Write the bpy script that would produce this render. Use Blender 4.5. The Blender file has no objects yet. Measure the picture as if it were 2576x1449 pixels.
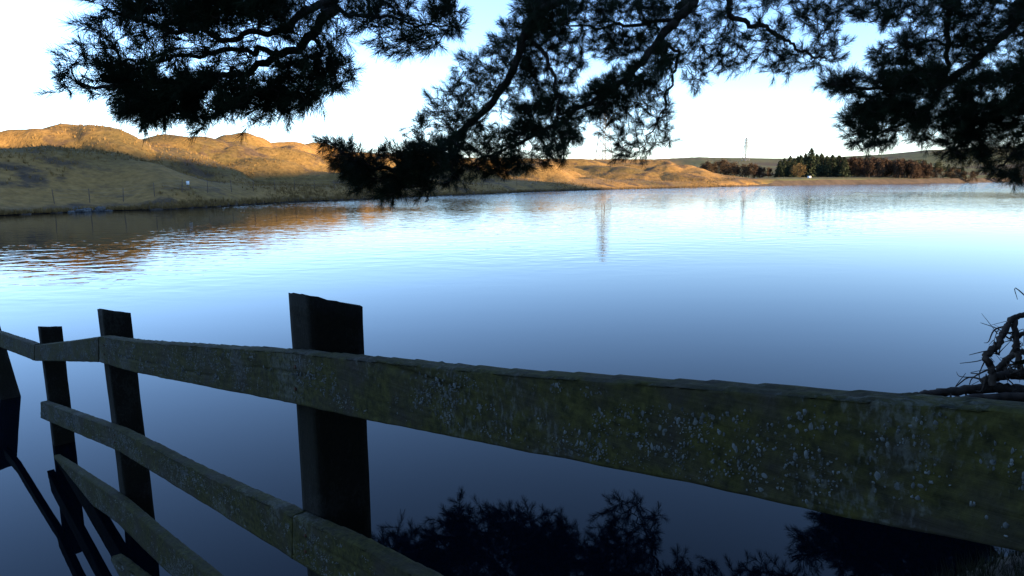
import bpy, math, random
import numpy as np
from mathutils import Vector, Matrix

random.seed(7)
rng = np.random.default_rng(11)
scene = bpy.context.scene
COL = scene.collection

# ------------------------------------------------------------------ camera
W, H, F = 2575.0, 1449.0, 1717.0          # measuring frame of the photograph
CAM_H = 1.95                              # metres above the water
PITCH, ROLL = math.atan(277.0 / F), math.radians(0.3)
fwd = Vector((0, math.cos(PITCH), -math.sin(PITCH)))
r0, u0 = Vector((1, 0, 0)), Vector((0, math.sin(PITCH), math.cos(PITCH)))
RGT = r0 * math.cos(ROLL) - u0 * math.sin(ROLL)
UPV = u0 * math.cos(ROLL) + r0 * math.sin(ROLL)
CAM = Vector((0, 0, CAM_H))
cd = bpy.data.cameras.new('camera')
cd.sensor_width = 36.0
cd.lens = 36.0 * F / W
cd.clip_start, cd.clip_end = 0.05, 9000
cam = bpy.data.objects.new('camera', cd)
cam.matrix_world = Matrix((
    (RGT.x, UPV.x, -fwd.x, CAM.x), (RGT.y, UPV.y, -fwd.y, CAM.y),
    (RGT.z, UPV.z, -fwd.z, CAM.z), (0, 0, 0, 1)))
COL.objects.link(cam)
scene.camera = cam

# ------------------------------------------------------------------ light
SUN_EL = math.radians(9.0)
SUN_XY = Vector((0.86, -0.51)).normalized()      # behind the camera, to the right
world = bpy.data.worlds.new('World')
scene.world = world
world.use_nodes = True
wn = world.node_tree
wn.nodes.clear()
sky = wn.nodes.new('ShaderNodeTexSky')
sky.sky_type = 'NISHITA'
sky.sun_disc = False
sky.sun_elevation = SUN_EL
sky.sun_rotation = math.atan2(SUN_XY.x, SUN_XY.y)
sky.air_density, sky.dust_density, sky.ozone_density = 0.8, 0.0, 3.3
bg = wn.nodes.new('ShaderNodeBackground')
bg.inputs['Strength'].default_value = 0.10
wo = wn.nodes.new('ShaderNodeOutputWorld')
tint = wn.nodes.new('ShaderNodeMix')                # the camera's white balance, the same over the whole sky
tint.data_type, tint.blend_type = 'RGBA', 'MULTIPLY'
tint.inputs['Factor'].default_value = 1.0
tint.inputs['B'].default_value = (1.16, 0.98, 0.97, 1.0)
wn.links.new(sky.outputs['Color'], tint.inputs['A'])
wn.links.new(tint.outputs['Result'], bg.inputs['Color'])
wn.links.new(bg.outputs['Background'], wo.inputs['Surface'])
sl = bpy.data.lights.new('sun', 'SUN')
sl.energy = 3.2
sl.angle = math.radians(0.5)
sl.color = (1.0, 0.75, 0.47)
sun = bpy.data.objects.new('sun', sl)
tosun = Vector((SUN_XY.x * math.cos(SUN_EL), SUN_XY.y * math.cos(SUN_EL), math.sin(SUN_EL)))
sun.rotation_euler = tosun.to_track_quat('Z', 'Y').to_euler()
sun.location = (60, -50, 60)
COL.objects.link(sun)

scene.view_settings.view_transform = 'Standard'
scene.view_settings.look = 'None'
scene.view_settings.exposure = 2.72
scene.view_settings.gamma = 1.0
scene.view_settings.use_curve_mapping = False
scene.render.engine = 'CYCLES'
scene.cycles.use_denoising = True
scene.cycles.max_bounces = 5
scene.cycles.diffuse_bounces = 2
scene.cycles.glossy_bounces = 3
scene.cycles.caustics_reflective = False
scene.cycles.caustics_refractive = False


# ------------------------------------------------------------------ helpers
def ray(px, py):
    return fwd + RGT * ((px - W / 2) / F) - UPV * ((py - H / 2) / F)


def at(px, py, d):
    return CAM + ray(px, py) * d


def on_water(px, py, z=0.0):
    d = ray(px, py)
    return CAM + d * ((z - CAM_H) / d.z)


def at_r(px, py, r):
    """point on the pixel's ray at horizontal range r"""
    d = ray(px, py)
    return CAM + d * (r / math.hypot(d.x, d.y))


def tag(o, label=None, cat=None, group=None, kind=None):
    if label: o['label'] = label
    if cat: o['category'] = cat
    if group: o['group'] = group
    if kind: o['kind'] = kind
    return o


def empty(name, loc=(0, 0, 0), rz=0.0):
    o = bpy.data.objects.new(name, None)
    o.location = loc
    o.rotation_euler = (0, 0, rz)
    o.empty_display_size = 0.2
    COL.objects.link(o)
    return o


def mesh_np(name, v, f, smooth=False):
    """v (n,3); f (m,k) with one k"""
    v = np.asarray(v, dtype=np.float32).reshape(-1, 3)
    f = np.asarray(f, dtype=np.int32)
    me = bpy.data.meshes.new(name)
    me.vertices.add(len(v))
    me.vertices.foreach_set('co', v.ravel())
    m, k = f.shape
    me.loops.add(m * k)
    me.loops.foreach_set('vertex_index', f.ravel())
    me.polygons.add(m)
    me.polygons.foreach_set('loop_start', np.arange(0, m * k, k, dtype=np.int32))
    me.polygons.foreach_set('loop_total', np.full(m, k, dtype=np.int32))
    if smooth:
        me.polygons.foreach_set('use_smooth', np.ones(m, dtype=bool))
    me.update(calc_edges=True)
    me.validate()
    return me


def add(name, me, mat=None, parent=None):
    o = bpy.data.objects.new(name, me)
    if mat and not me.materials:
        me.materials.append(mat)
    if parent:
        o.parent = parent
    COL.objects.link(o)
    return o


class Tubes:
    """collects tapered tubes into one mesh"""
    def __init__(self, sides=5):
        self.v, self.f, self.n, self.s = [], [], 0, sides

    def add(self, pts, rad, rough=0.0):
        pts = np.asarray(pts, dtype=float)
        rad = np.asarray(rad, dtype=float)
        k, s = len(pts), self.s
        t = np.gradient(pts, axis=0)
        t /= np.linalg.norm(t, axis=1)[:, None] + 1e-9
        ref = np.array([0.31, 0.2, 0.93])
        if abs(t.mean(0) @ ref) > 0.9:
            ref = np.array([1.0, 0.1, 0.0])
        a = np.cross(t, ref)
        a /= np.linalg.norm(a, axis=1)[:, None] + 1e-9
        b = np.cross(t, a)
        ang = np.linspace(0, 2 * np.pi, s, endpoint=False)
        rr = rad[:, None] * (1 + rough * rng.uniform(-1, 1, (k, s)))
        ring = pts[:, None] + rr[..., None] * (np.cos(ang)[None, :, None] * a[:, None] + np.sin(ang)[None, :, None] * b[:, None])
        i = np.arange(k - 1)[:, None] * s
        j = np.arange(s)[None]
        q = np.stack([i + j, i + (j + 1) % s, i + s + (j + 1) % s, i + s + j], -1).reshape(-1, 4)
        self.v.append(ring.reshape(-1, 3))
        self.f.append(q + self.n)
        self.n += k * s
        # end cap
        self.v.append(pts[-1][None]); 
        last = self.n - s
        cap = np.stack([last + np.arange(s), last + (np.arange(s) + 1) % s, np.full(s, self.n), np.full(s, self.n)], -1)
        self.capf = getattr(self, 'capf', [])
        self.capf.append(cap[:, :3])
        self.n += 1

    def mesh(self, name, smooth=True):
        v = np.concatenate(self.v)
        q = np.concatenate(self.f)
        t = np.concatenate(self.capf)
        tri = np.concatenate([q[:, [0, 1, 2]], q[:, [0, 2, 3]], t])
        return mesh_np(name, v, tri, smooth)


def smooth_path(P, n):
    """Catmull-Rom through points"""
    P = [np.array(p, float) for p in P]
    P = [2 * P[0] - P[1]] + P + [2 * P[-1] - P[-2]]
    out = []
    for i in range(1, len(P) - 2):
        for t in np.linspace(0, 1, n, endpoint=False):
            a, b, c, d = P[i - 1], P[i], P[i + 1], P[i + 2]
            out.append(0.5 * ((2 * b) + (-a + c) * t + (2 * a - 5 * b + 4 * c - d) * t * t + (-a + 3 * b - 3 * c + d) * t ** 3))
    out.append(P[-2])
    return np.array(out)


def sstep(x, a, b):
    t = np.clip((np.asarray(x, float) - a) / (b - a), 0, 1)
    return t * t * (3 - 2 * t)


def vnoise(x, y, seed=0):
    """value noise, vectorised, about -1..1"""
    x = np.asarray(x, float); y = np.asarray(y, float)
    xi = np.floor(x).astype(np.int64); yi = np.floor(y).astype(np.int64)
    fx = x - xi; fy = y - yi
    fx = fx * fx * (3 - 2 * fx); fy = fy * fy * (3 - 2 * fy)

    def h(a, b):
        n = (a * 374761393 + b * 668265263 + seed * 974634777) & 0xFFFFFFFF
        n = ((n ^ (n >> 13)) * 1274126177) & 0xFFFFFFFF
        n = n ^ (n >> 16)
        return (n & 0xFFFF) / 32767.5 - 1.0
    return (h(xi, yi) * (1 - fx) + h(xi + 1, yi) * fx) * (1 - fy) + (h(xi, yi + 1) * (1 - fx) + h(xi + 1, yi + 1) * fx) * fy


def fbm(x, y, o=4, seed=0):
    s, a, t = 0, 1.0, 0
    for i in range(o):
        s = s + a * vnoise(x * 2 ** i + 17.3 * i, y * 2 ** i - 9.1 * i, seed + i)
        t += a; a *= 0.5
    return s / t


# ------------------------------------------------------------------ materials
class NT:
    def __init__(self, name):
        self.m = bpy.data.materials.new(name)
        self.m.use_nodes = True
        self.t = self.m.node_tree
        self.b = self.t.nodes['Principled BSDF']

    def n(self, typ, **kw):
        x = self.t.nodes.new(typ)
        for k, v in kw.items():
            if k.startswith('i_'):
                x.inputs[k[2:]].default_value = v
            else:
                setattr(x, k, v)
        return x

    def l(self, a, b):
        self.t.links.new(a, b)

    def noise(self, vec, scale, detail=4, rough=0.6, dist=0.0):
        x = self.n('ShaderNodeTexNoise')
        x.inputs['Scale'].default_value = scale
        x.inputs['Detail'].default_value = detail
        x.inputs['Roughness'].default_value = rough
        x.inputs['Distortion'].default_value = dist
        self.l(vec, x.inputs['Vector'])
        return x.outputs['Fac']

    def ramp(self, fac, stops):
        x = self.n('ShaderNodeValToRGB')
        e = x.color_ramp.elements
        while len(e) > 1: e.remove(e[-1])
        e[0].position = stops[0][0]; c = stops[0][1]
        e[0].color = (*c, 1) if isinstance(c, tuple) else (c, c, c, 1)
        for p, c in stops[1:]:
            k = e.new(p); k.color = (*c, 1) if isinstance(c, tuple) else (c, c, c, 1)
        self.l(fac, x.inputs['Fac'])
        return x.outputs['Color']

    def mix(self, fac, a, b, typ='MIX'):
        x = self.n('ShaderNodeMix', data_type='RGBA', blend_type=typ)
        for sock, v in ((x.inputs['Factor'], fac), (x.inputs['A'], a), (x.inputs['B'], b)):
            if isinstance(v, (int, float)): sock.default_value = v
            elif isinstance(v, tuple): sock.default_value = (*v, 1)
            else: self.l(v, sock)
        return x.outputs['Result']

    def mapping(self, vec, scale=(1, 1, 1)):
        x = self.n('ShaderNodeMapping')
        x.inputs['Scale'].default_value = scale
        self.l(vec, x.inputs['Vector'])
        return x.outputs['Vector']

    def math(self, op, a, b=0.0):
        x = self.n('ShaderNodeMath', operation=op)
        for i, v in enumerate((a, b)):
            if isinstance(v, (int, float)): x.inputs[i].default_value = v
            else: self.l(v, x.inputs[i])
        return x.outputs[0]

    def mrange(self, v, a, b, c=0.0, d=1.0):
        x = self.n('ShaderNodeMapRange', interpolation_type='SMOOTHSTEP')
        for i, k in enumerate((a, b, c, d)):
            x.inputs[i + 1].default_value = k
        self.l(v, x.inputs[0])
        return x.outputs[0]

    def bump(self, h, strength, dist):
        x = self.n('ShaderNodeBump')
        x.inputs['Strength'].default_value = strength
        x.inputs['Distance'].default_value = dist
        self.l(h, x.inputs['Height'])
        self.l(x.outputs['Normal'], self.b.inputs['Normal'])

    def base(self, c):
        if isinstance(c, tuple): self.b.inputs['Base Color'].default_value = (*c, 1)
        else: self.l(c, self.b.inputs['Base Color'])

    def set(self, rough=0.9, spec=0.3):
        self.b.inputs['Roughness'].default_value = rough
        self.b.inputs['Specular IOR Level'].default_value = spec


def simple(name, c1, c2, scale=4.0, rough=0.9, spec=0.2, coord='Object'):
    t = NT(name)
    tc = t.n('ShaderNodeTexCoord')
    f = t.noise(tc.outputs[coord], scale)
    t.base(t.ramp(f, [(0.3, c1), (0.7, c2)]))
    t.set(rough, spec)
    return t.m


def mat_terrain():
    t = NT('moor_grass_ground')
    g = t.n('ShaderNodeNewGeometry')
    P = g.outputs['Position']
    sep = t.n('ShaderNodeSeparateXYZ'); t.l(P, sep.inputs[0])
    big = t.noise(P, 0.035, 5, 0.6)
    mid = t.noise(P, 0.22, 5, 0.65)
    fine = t.noise(P, 1.6, 4, 0.7)
    ochre = t.ramp(fine, [(0.25, (0.13, 0.073, 0.022)), (0.5, (0.25, 0.135, 0.038)), (0.8, (0.36, 0.205, 0.065))])
    olive = t.ramp(fine, [(0.25, (0.055, 0.040, 0.013)), (0.75, (0.16, 0.105, 0.034))])
    heath = t.ramp(fine, [(0.25, (0.045, 0.03, 0.018)), (0.75, (0.12, 0.075, 0.04))])
    c = t.mix(t.ramp(big, [(0.45, 0.0), (0.62, 1.0)]), ochre, olive)
    c = t.mix(t.ramp(mid, [(0.53, 0.0), (0.62, 1.0)]), c, heath)
    # green pasture far off to the right
    at_ = t.n('ShaderNodeAttribute', attribute_name='field')
    fieldn = t.noise(P, 0.012, 3, 0.5)
    fieldc = t.ramp(fieldn, [(0.35, (0.065, 0.068, 0.022)), (0.5, (0.11, 0.10, 0.038)), (0.65, (0.075, 0.055, 0.03))])
    c = t.mix(at_.outputs['Fac'], c, fieldc)
    # wet mud and stones at the shore line
    zn = t.math('ADD', sep.outputs[2], t.math('MULTIPLY', t.math('SUBTRACT', mid, 0.5), 0.6))
    mud = t.ramp(fine, [(0.3, (0.03, 0.022, 0.016)), (0.75, (0.09, 0.07, 0.055))])
    c = t.mix(t.mrange(zn, 0.10, 0.45, 1.0, 0.0), c, mud)
    t.base(c)
    t.set(0.95, 0.1)
    hgt = t.math('ADD', t.math('MULTIPLY', mid, 0.8), t.math('MULTIPLY', fine, 0.35))
    t.bump(hgt, 0.8, 0.6)
    return t.m


def mat_water():
    t = NT('lake_water')
    g = t.n('ShaderNodeNewGeometry')
    P = g.outputs['Position']
    sep = t.n('ShaderNodeSeparateXYZ'); t.l(P, sep.inputs[0])
    t.base((0.001, 0.002, 0.004))
    t.set(0.0, 0.5)
    t.b.inputs['IOR'].default_value = 1.22
    far = t.math('SUBTRACT', sep.outputs[1], t.math('MULTIPLY', sep.outputs[0], 0.45))
    wob = t.math('MULTIPLY', t.math('SUBTRACT', t.noise(P, 0.08, 2), 0.5), 16.0)
    msk = t.mrange(t.math('ADD', far, wob), 11.0, 20.0, 0.02, 1.0)
    n1 = t.noise(t.mapping(P, (0.8, 1.35, 1)), 1.5, 2, 0.5, 0.3)
    n2 = t.noise(t.mapping(P, (0.8, 1.2, 1)), 4.5, 2, 0.5)
    patch = t.mrange(t.noise(P, 0.05, 2), 0.35, 0.65, 0.45, 1.0)
    hgt = t.math('ADD', t.math('MULTIPLY', n1, 1.0), t.math('MULTIPLY', n2, 0.15))
    hgt = t.math('MULTIPLY', t.math('MULTIPLY', hgt, msk), patch)
    hgt = t.math('MULTIPLY', hgt, t.mrange(far, 40.0, 95.0, 1.0, 6.0))     # breeze out on the open water
    # long, very low swell on the calm near water
    n3 = t.noise(t.mapping(P, (0.25, 1.2, 1)), 0.9, 1, 0.4)
    hgt = t.math('ADD', hgt, t.math('MULTIPLY', n3, 0.035))
    t.bump(hgt, 1.0, 0.017)
    return t.m


def mat_wood(name, moss=1.0, lichen=1.0, dark=1.0, md=1.0):
    t = NT(name)
    tc = t.n('ShaderNodeTexCoord')
    o = tc.outputs['Object']
    info = t.n('ShaderNodeObjectInfo')
    add_ = t.n('ShaderNodeVectorMath', operation='ADD')
    t.l(o, add_.inputs[0]); t.l(info.outputs['Random'], add_.inputs[1])
    v = add_.outputs[0]
    grain = t.noise(t.mapping(v, (3, 60, 90)), 1.0, 5, 0.7, 0.4)
    blotch = t.noise(v, 7.0, 5, 0.65)
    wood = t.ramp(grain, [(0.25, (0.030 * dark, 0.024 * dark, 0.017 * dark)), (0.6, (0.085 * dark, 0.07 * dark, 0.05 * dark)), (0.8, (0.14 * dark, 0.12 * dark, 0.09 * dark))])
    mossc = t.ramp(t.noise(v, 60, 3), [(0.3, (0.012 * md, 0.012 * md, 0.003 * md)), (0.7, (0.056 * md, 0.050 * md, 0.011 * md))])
    c = t.mix(t.ramp(blotch, [(0.32, 0.0), (0.55, 0.9 * moss)]), wood, mossc)
    # lichen: small pale scabs, drawn out down the board, gathered in patches
    l1 = t.noise(t.mapping(v, (120, 120, 60)), 1.0, 3, 0.6, 0.2)
    l2 = t.noise(v, 5.5, 2, 0.5)
    l3 = t.noise(t.mapping(v, (62, 62, 36)), 1.0, 3, 0.6, 0.3)
    lm = t.math('ADD', t.math('ADD', t.math('MULTIPLY', l1, 0.6), t.math('MULTIPLY', l3, 0.45)), t.math('MULTIPLY', t.math('SUBTRACT', l2, 0.5), 0.8))
    lc = t.ramp(t.noise(v, 90, 2), [(0.3, (0.05, 0.052, 0.046)), (0.7, (0.145, 0.145, 0.13))])
    c = t.mix(t.ramp(lm, [(0.57, 0.0), (0.68, 0.85 * lichen)]), c, lc)
    t.base(c)
    t.set(0.9, 0.15)
    hgt = t.math('ADD', t.math('MULTIPLY', grain, 0.5), t.math('MULTIPLY', l1, 0.5))
    t.bump(hgt, 0.7, 0.006)
    return t.m


M_TERRAIN = mat_terrain()
M_WATER = mat_water()
M_RAIL = mat_wood('mossy_fence_wood', 1.0, 0.45, 0.42)
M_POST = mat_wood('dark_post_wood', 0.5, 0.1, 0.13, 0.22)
M_BARK = simple('pine_bark', (0.018, 0.013, 0.010), (0.06, 0.042, 0.03), 14)
M_NEEDLE = simple('pine_needles', (0.008, 0.014, 0.007), (0.020, 0.030, 0.012), 3.0, 0.8, 0.1)
M_LICHEN = simple('pale_lichen_crust', (0.025, 0.027, 0.024), (0.15, 0.155, 0.145), 38, 0.95, 0.05)
M_NAIL = simple('rusty_nail', (0.03, 0.012, 0.006), (0.07, 0.03, 0.015), 90)
M_DEAD = simple('dead_wood', (0.022, 0.016, 0.012), (0.07, 0.05, 0.038), 12)
M_TRUNKFAR = simple('far_trunk_bark', (0.07, 0.045, 0.03), (0.18, 0.12, 0.08), 3)
M_SPRUCE = simple('spruce_foliage', (0.014, 0.022, 0.010), (0.038, 0.046, 0.018), 0.9)
M_PINEFAR = simple('far_pine_foliage', (0.024, 0.03, 0.012), (0.06, 0.06, 0.024), 0.9)
M_LARCH = simple('bare_russet_twigs', (0.036, 0.021, 0.012), (0.078, 0.043, 0.022), 0.9)
M_BROWN = simple('bare_brown_twigs', (0.04, 0.026, 0.014), (0.09, 0.055, 0.026), 0.9)
M_GOLD = simple('golden_twigs', (0.07, 0.046, 0.016), (0.14, 0.09, 0.03), 0.9)
M_STEEL = simple('galvanised_steel', (0.10, 0.10, 0.105), (0.18, 0.18, 0.185), 2.0, 0.7, 0.3)
M_WHITE = simple('white_painted_metal', (0.70, 0.70, 0.68), (0.82, 0.82, 0.80), 3.0, 0.6)
M_ROCK = simple('grey_shore_stone', (0.045, 0.042, 0.038), (0.13, 0.12, 0.11), 3.0)
M_DAM = simple('dam_stone_pitching', (0.026, 0.019, 0.013), (0.06, 0.042, 0.028), 0.5)
M_DAMTOP = simple('dam_crest_grass', (0.08, 0.052, 0.022), (0.14, 0.09, 0.04), 0.4)
M_TUSSOCK = simple('dry_moor_grass', (0.10, 0.06, 0.02), (0.25, 0.15, 0.05), 0.12)
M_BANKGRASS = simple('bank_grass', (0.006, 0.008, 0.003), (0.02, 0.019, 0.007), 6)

# ------------------------------------------------------------------ terrain
KPX = np.array([-900, -300, 0, 257, 404, 551, 735, 944, 1103, 1250, 1507, 1717, 1947, 2145, 2575, 3400.])
SHY = np.array([562, 550, 543, 531, 528, 520, 508.5, 500, 493, 487, 478, 473, 467.5, 463.5, 457.5, 447.])
SH = np.array([(lambda p: math.hypot(p.x, p.y))(on_water(a, b)) for a, b in zip(KPX, SHY)])
HOR = math.cos(PITCH)


def az_px(a):                              # azimuth -> column of the measuring frame
    return W / 2 + np.tan(np.clip(a, -1.25, 1.25)) * F / HOR


# column: near crest y, range beyond shore ; far ridge y, range
CR = np.array([  # px, y1, dr1, y2, r2
    (-900, 352, 26, 292, 112), (-300, 362, 22, 305, 104), (0, 362, 20, 316, 100), (129, 358, 20, 337, 100), (239, 361, 20, 341, 102),
    (312, 377, 19, 339, 105), (353, 389, 17, 348, 108), (415, 405, 15, 350, 113), (459, 424, 14, 352, 118), (525, 446, 13, 356, 125),
    (624, 452, 12, 360, 136), (657, 453, 12, 368, 140), (808, 456, 12, 373, 165), (944, 454, 14, 381, 185),
    (1140, 448, 16, 396, 205), (1360, 446, 18, 398, 215), (1544, 446, 18, 398, 225), (1620, 446, 18, 399, 225), (1678, 448, 16, 404, 215),
    (1715, 449, 16, 424, 205), (1770, 450, 14, 427, 200), (1822, 451, 12, 440, 200), (1888, 450, 10, 449, 200), (1960, 449, 8, 446, 215), (2200, 449, 7, 443, 235),
    (2575, 447, 7, 439, 275), (3400, 442, 8, 430, 330)], float)
MOOR = np.array([(-900, 330), (1500, 408), (1700, 400), (1760, 397), (1954, 400), (2100, 396), (2218, 390), (2329, 379), (2575, 367), (3400, 350)], float)
BANK_X = np.array([-400, -60, -20, -6, -2, 0.5, 1.6, 3.0, 5.0, 9, 20, 60, 200, 600.])
BANK_Y = np.array([-90, -40, -12, 0.5, 2.4, 2.55, 2.75, 3.5, 5.1, 6.5, 6.0, 2, -20, -60.])
mound_rng = np.random.default_rng(5)
MOUNDS = []
for i in range(125):
    px = mound_rng.uniform(-250, 1800)
    k = mound_rng.uniform(0.0, 1.0) ** 0.8
    MOUNDS.append((px, k, mound_rng.uniform(2.6, 8.0) * (1 + 0.5 * max(px, 0) / 1800), mound_rng.uniform(0.20, 0.40), mound_rng.uniform(0, math.pi), mound_rng.uniform(0.45, 0.9)))


def elev_z(px, y, r):
    d = [ray(a, b) for a, b in zip(np.atleast_1d(px), np.atleast_1d(y))]
    return CAM_H + np.atleast_1d(r) * np.array([v.z / math.hypot(v.x, v.y) for v in d])


CZ1 = elev_z(CR[:, 0], CR[:, 1], np.interp(CR[:, 0], KPX, SH) + CR[:, 2])
CZ2 = elev_z(CR[:, 0], CR[:, 3], CR[:, 4])
MZ = elev_z(MOOR[:, 0], MOOR[:, 1], np.full(len(MOOR), 900.0))


# skyline of the hill behind the camera: high enough to keep these spots of the far shore in its shadow
SHADE = [(0, 359, 67), (129, 355, 67), (239, 358, 68), (312, 374, 68), (415, 402, 69), (525, 444, 73), (698, 449, 82), (845, 455, 92),
         (1103, 446, 106), (1300, 443, 118), (1500, 450, 132), (1700, 458, 150), (1850, 463, 160)]
hv = []
for (a, b, c) in SHADE:
    q = at_r(a, b, c)
    uu = q.x * SUN_XY.x + q.y * SUN_XY.y
    hv.append((-q.x * SUN_XY.y + q.y * SUN_XY.x, q.z + 0.2 + (205 - uu) * math.tan(SUN_EL)))
hv.sort()
HC_V = [-500, -160] + [k[0] for k in hv] + [hv[-1][0] + 30, hv[-1][0] + 80, hv[-1][0] + 140]
HC_H = [28, hv[0][1]] + [k[1] for k in hv] + [hv[-1][1] - 9, 12, 0]


def terrain_z(x, y):
    x = np.asarray(x, float); y = np.asarray(y, float)
    a = np.arctan2(x, y)
    r = np.hypot(x, y)
    px = az_px(a)
    rs = np.interp(px, KPX, SH)
    back = sstep(np.abs(a), 1.05, 1.9)
    rs = rs * (1 - back) + back * 60
    r1 = rs + np.interp(px, CR[:, 0], CR[:, 2])
    r2 = np.interp(px, CR[:, 0], CR[:, 4])
    z1 = np.maximum(np.interp(px, CR[:, 0], CZ1), 0.8)
    z2 = np.interp(px, CR[:, 0], CZ2)
    zm = np.interp(px, MOOR[:, 0], MZ)
    rm = r1 + 0.16 * (r2 - r1)
    zmid = np.minimum(z1 * 0.86, CAM_H + (z1 - CAM_H) * rm / r1 * 0.97) 
    hi = sstep(z1, 2.0, 5.0)
    zmid = np.minimum(z1 * 1.02, z2) * (1 - hi) + zmid * hi
    t1 = np.clip((r - rs) / (r1 - rs), 0, 1)
    p1 = hi * (0.35 * t1 + 0.65 * (t1 * t1 * (3 - 2 * t1))) + (1 - hi) * (1 - (1 - t1) ** 2.2)
    t2 = np.clip((r - r1) / (rm - r1), 0, 1); t2 = t2 * t2 * (3 - 2 * t2)
    t3 = np.clip((r - rm) / (r2 - rm), 0, 1)
    z = np.where(r < r1, z1 * p1, np.where(r < rm, z1 + (zmid - z1) * t2, zmid + (z2 - zmid) * (t3 * 0.8 + 0.2 * np.sin(t3 * np.pi / 2))))
    t4 = np.clip((r - r2) / (900 - r2), 0, 1)
    dip = np.minimum(z2 * 0.75, zm)
    zf = np.where(t4 < 0.25, z2 + (dip - z2) * sstep(t4, 0, 0.25), dip + (zm - dip) * sstep(t4, 0.25, 1.0))
    z = np.where(r > r2, zf, z)
    z = np.where(r > 900, zm - (r - 900) * 0.03, z)
    # spoil heaps
    land = np.clip((r - rs) / 14.0, 0, 1)
    hump = np.zeros_like(z)
    wx = 2.2 * fbm(x / 9, y / 9, 3, 201) + 0.8 * fbm(x / 3, y / 3, 2, 205); wy = 2.2 * fbm(x / 9, y / 9, 3, 301)
    for (mpx, mk, rad, hh, an, asp) in MOUNDS:
        ma = math.atan((mpx - W / 2) * HOR / F)
        m1 = np.interp(mpx, KPX, SH) + np.interp(mpx, CR[:, 0], CR[:, 2])
        mr = m1 + 6 + mk * (np.interp(mpx, CR[:, 0], CR[:, 4]) - m1 - 22)
        mx, my = math.sin(ma) * mr, math.cos(ma) * mr
        dx, dy = x - mx, y - my
        hh = hh * rad * (1.0 - 0.45 * min(max((mpx - 1150) / 300, 0), 1))
        near = (np.abs(dx) < rad * 1.3) & (np.abs(dy) < rad * 1.3)
        if not near.any():
            continue
        dx = dx + wx; dy = dy + wy
        ex = dx[near] * math.cos(an) + dy[near] * math.sin(an)
        ey = -dx[near] * math.sin(an) + dy[near] * math.cos(an)
        d2 = np.sqrt((ex / rad) ** 2 + (ey / (rad * asp)) ** 2)
        h = np.clip(1 - d2 * d2, 0, 1) ** 1.35
        hump[near] = np.maximum(hump[near], hh * h)
    keep = 1 - 0.8 * sstep(r, r2 - 25, r2 + 6)
    z = z + (hump - 0.55) * land * keep * (1 - sstep(px, 1780, 1860)) * sstep(px, -900, -300)
    z = z + land * sstep(r - rs, 4, 22) * (1 - sstep(px, 1750, 1900)) * (1.0 * fbm(x / 17, y / 17, 4, 3) + 0.28 * fbm(x / 5, y / 5, 3, 9))
    z = z + land * 0.12 * fbm(x / 3, y / 3, 3, 21)
    # lake bed
    z = np.where(r < rs, -np.clip((rs - r) * 0.09, 0, 3.0) - 0.02, np.maximum(z, np.minimum(0.06 + (r - rs) * 0.05, 0.4)))
    # near bank under the camera
    yb = np.interp(x, BANK_X, BANK_Y) + 0.12 * fbm(x / 0.7, y * 0 + 3, 3, 4)
    s = yb - y
    bank = np.where(s > 0, 0.62 * (1 - np.exp(-s / 2.2)) + 0.05 * sstep(s, 0, 0.1), np.maximum(s * 0.35, -3.0))
    bank = bank + np.clip(s - 6, 0, 200) * 0.05 + np.where(s > 0, 0.05 * fbm(x / 0.6, y / 0.6, 3, 31) * sstep(s, 0.0, 0.5), 0)
    # hill behind, towards the sun
    u = x * SUN_XY.x + y * SUN_XY.y
    v = -x * SUN_XY.y + y * SUN_XY.x
    hc = np.interp(v, HC_V, HC_H)
    hill = hc * sstep(u, 45, 205) * (1 - 0.4 * sstep(u, 300, 800))
    bank = np.where(s > 0, np.maximum(bank, hill), bank)
    frontish = (np.abs(a) < 1.3) & (s <= 0)
    out = np.where(s > 0, np.maximum(bank, np.where(z > 0.5, z * back, -9)), np.where(r < rs, np.maximum(bank, -3.0), z))
    return np.where(r < 400, out, np.where(s > 0, np.maximum(bank, hill), z))


az = np.concatenate([np.linspace(-math.pi, -0.80, 90, endpoint=False), np.linspace(-0.80, 0.80, 760, endpoint=False), np.linspace(0.80, math.pi, 90)])
rad = np.concatenate([np.linspace(0.05, 6, 48, endpoint=False), np.geomspace(6, 36, 26, endpoint=False), np.linspace(36, 300, 290, endpoint=False),
                      np.geomspace(300, 4200, 50)])
A, R = np.meshgrid(az, rad, indexing='ij')
X, Y = np.sin(A) * R, np.cos(A) * R
Z = terrain_z(X.ravel(), Y.ravel()).reshape(X.shape)
ni, nj = A.shape
idx = np.arange(ni * nj).reshape(ni, nj)
quads = np.stack([idx[:-1, :-1], idx[:-1, 1:], idx[1:, 1:], idx[1:, :-1]], -1).reshape(-1, 4)[:, ::-1]
ter = mesh_np('terrain', np.stack([X, Y, Z], -1), quads, True)
fa = ter.attributes.new('field', 'FLOAT', 'POINT')
PXV = az_px(A)
fieldv = np.maximum(sstep(R, 250, 330) * sstep(PXV, 1640, 1760), sstep(PXV, 1880, 1980)) * (np.abs(A) < 1.2)
fieldv = np.maximum(fieldv, (R < 30) * 1.0)
fa.data.foreach_set('value', fieldv.ravel().astype(np.float32))
tag(add('terrain', ter, M_TERRAIN), kind='structure')

# water
n = 96
wv = [(0, 60, 0)] + [(math.cos(i / n * 2 * math.pi) * 420, 60 + math.sin(i / n * 2 * math.pi) * 420, 0) for i in range(n)]
# a square sheet is simplest: water lies under the land wherever the land is higher
wv = [(-260, -30, 0), (420, -30, 0), (420, 420, 0), (-260, 420, 0)]
tag(add('lake_water', mesh_np('lake_water', wv, [(0, 1, 2, 3)]), M_WATER), kind='structure')


def ground(x, y):
    return float(terrain_z(np.array([x]), np.array([y]))[0])


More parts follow.
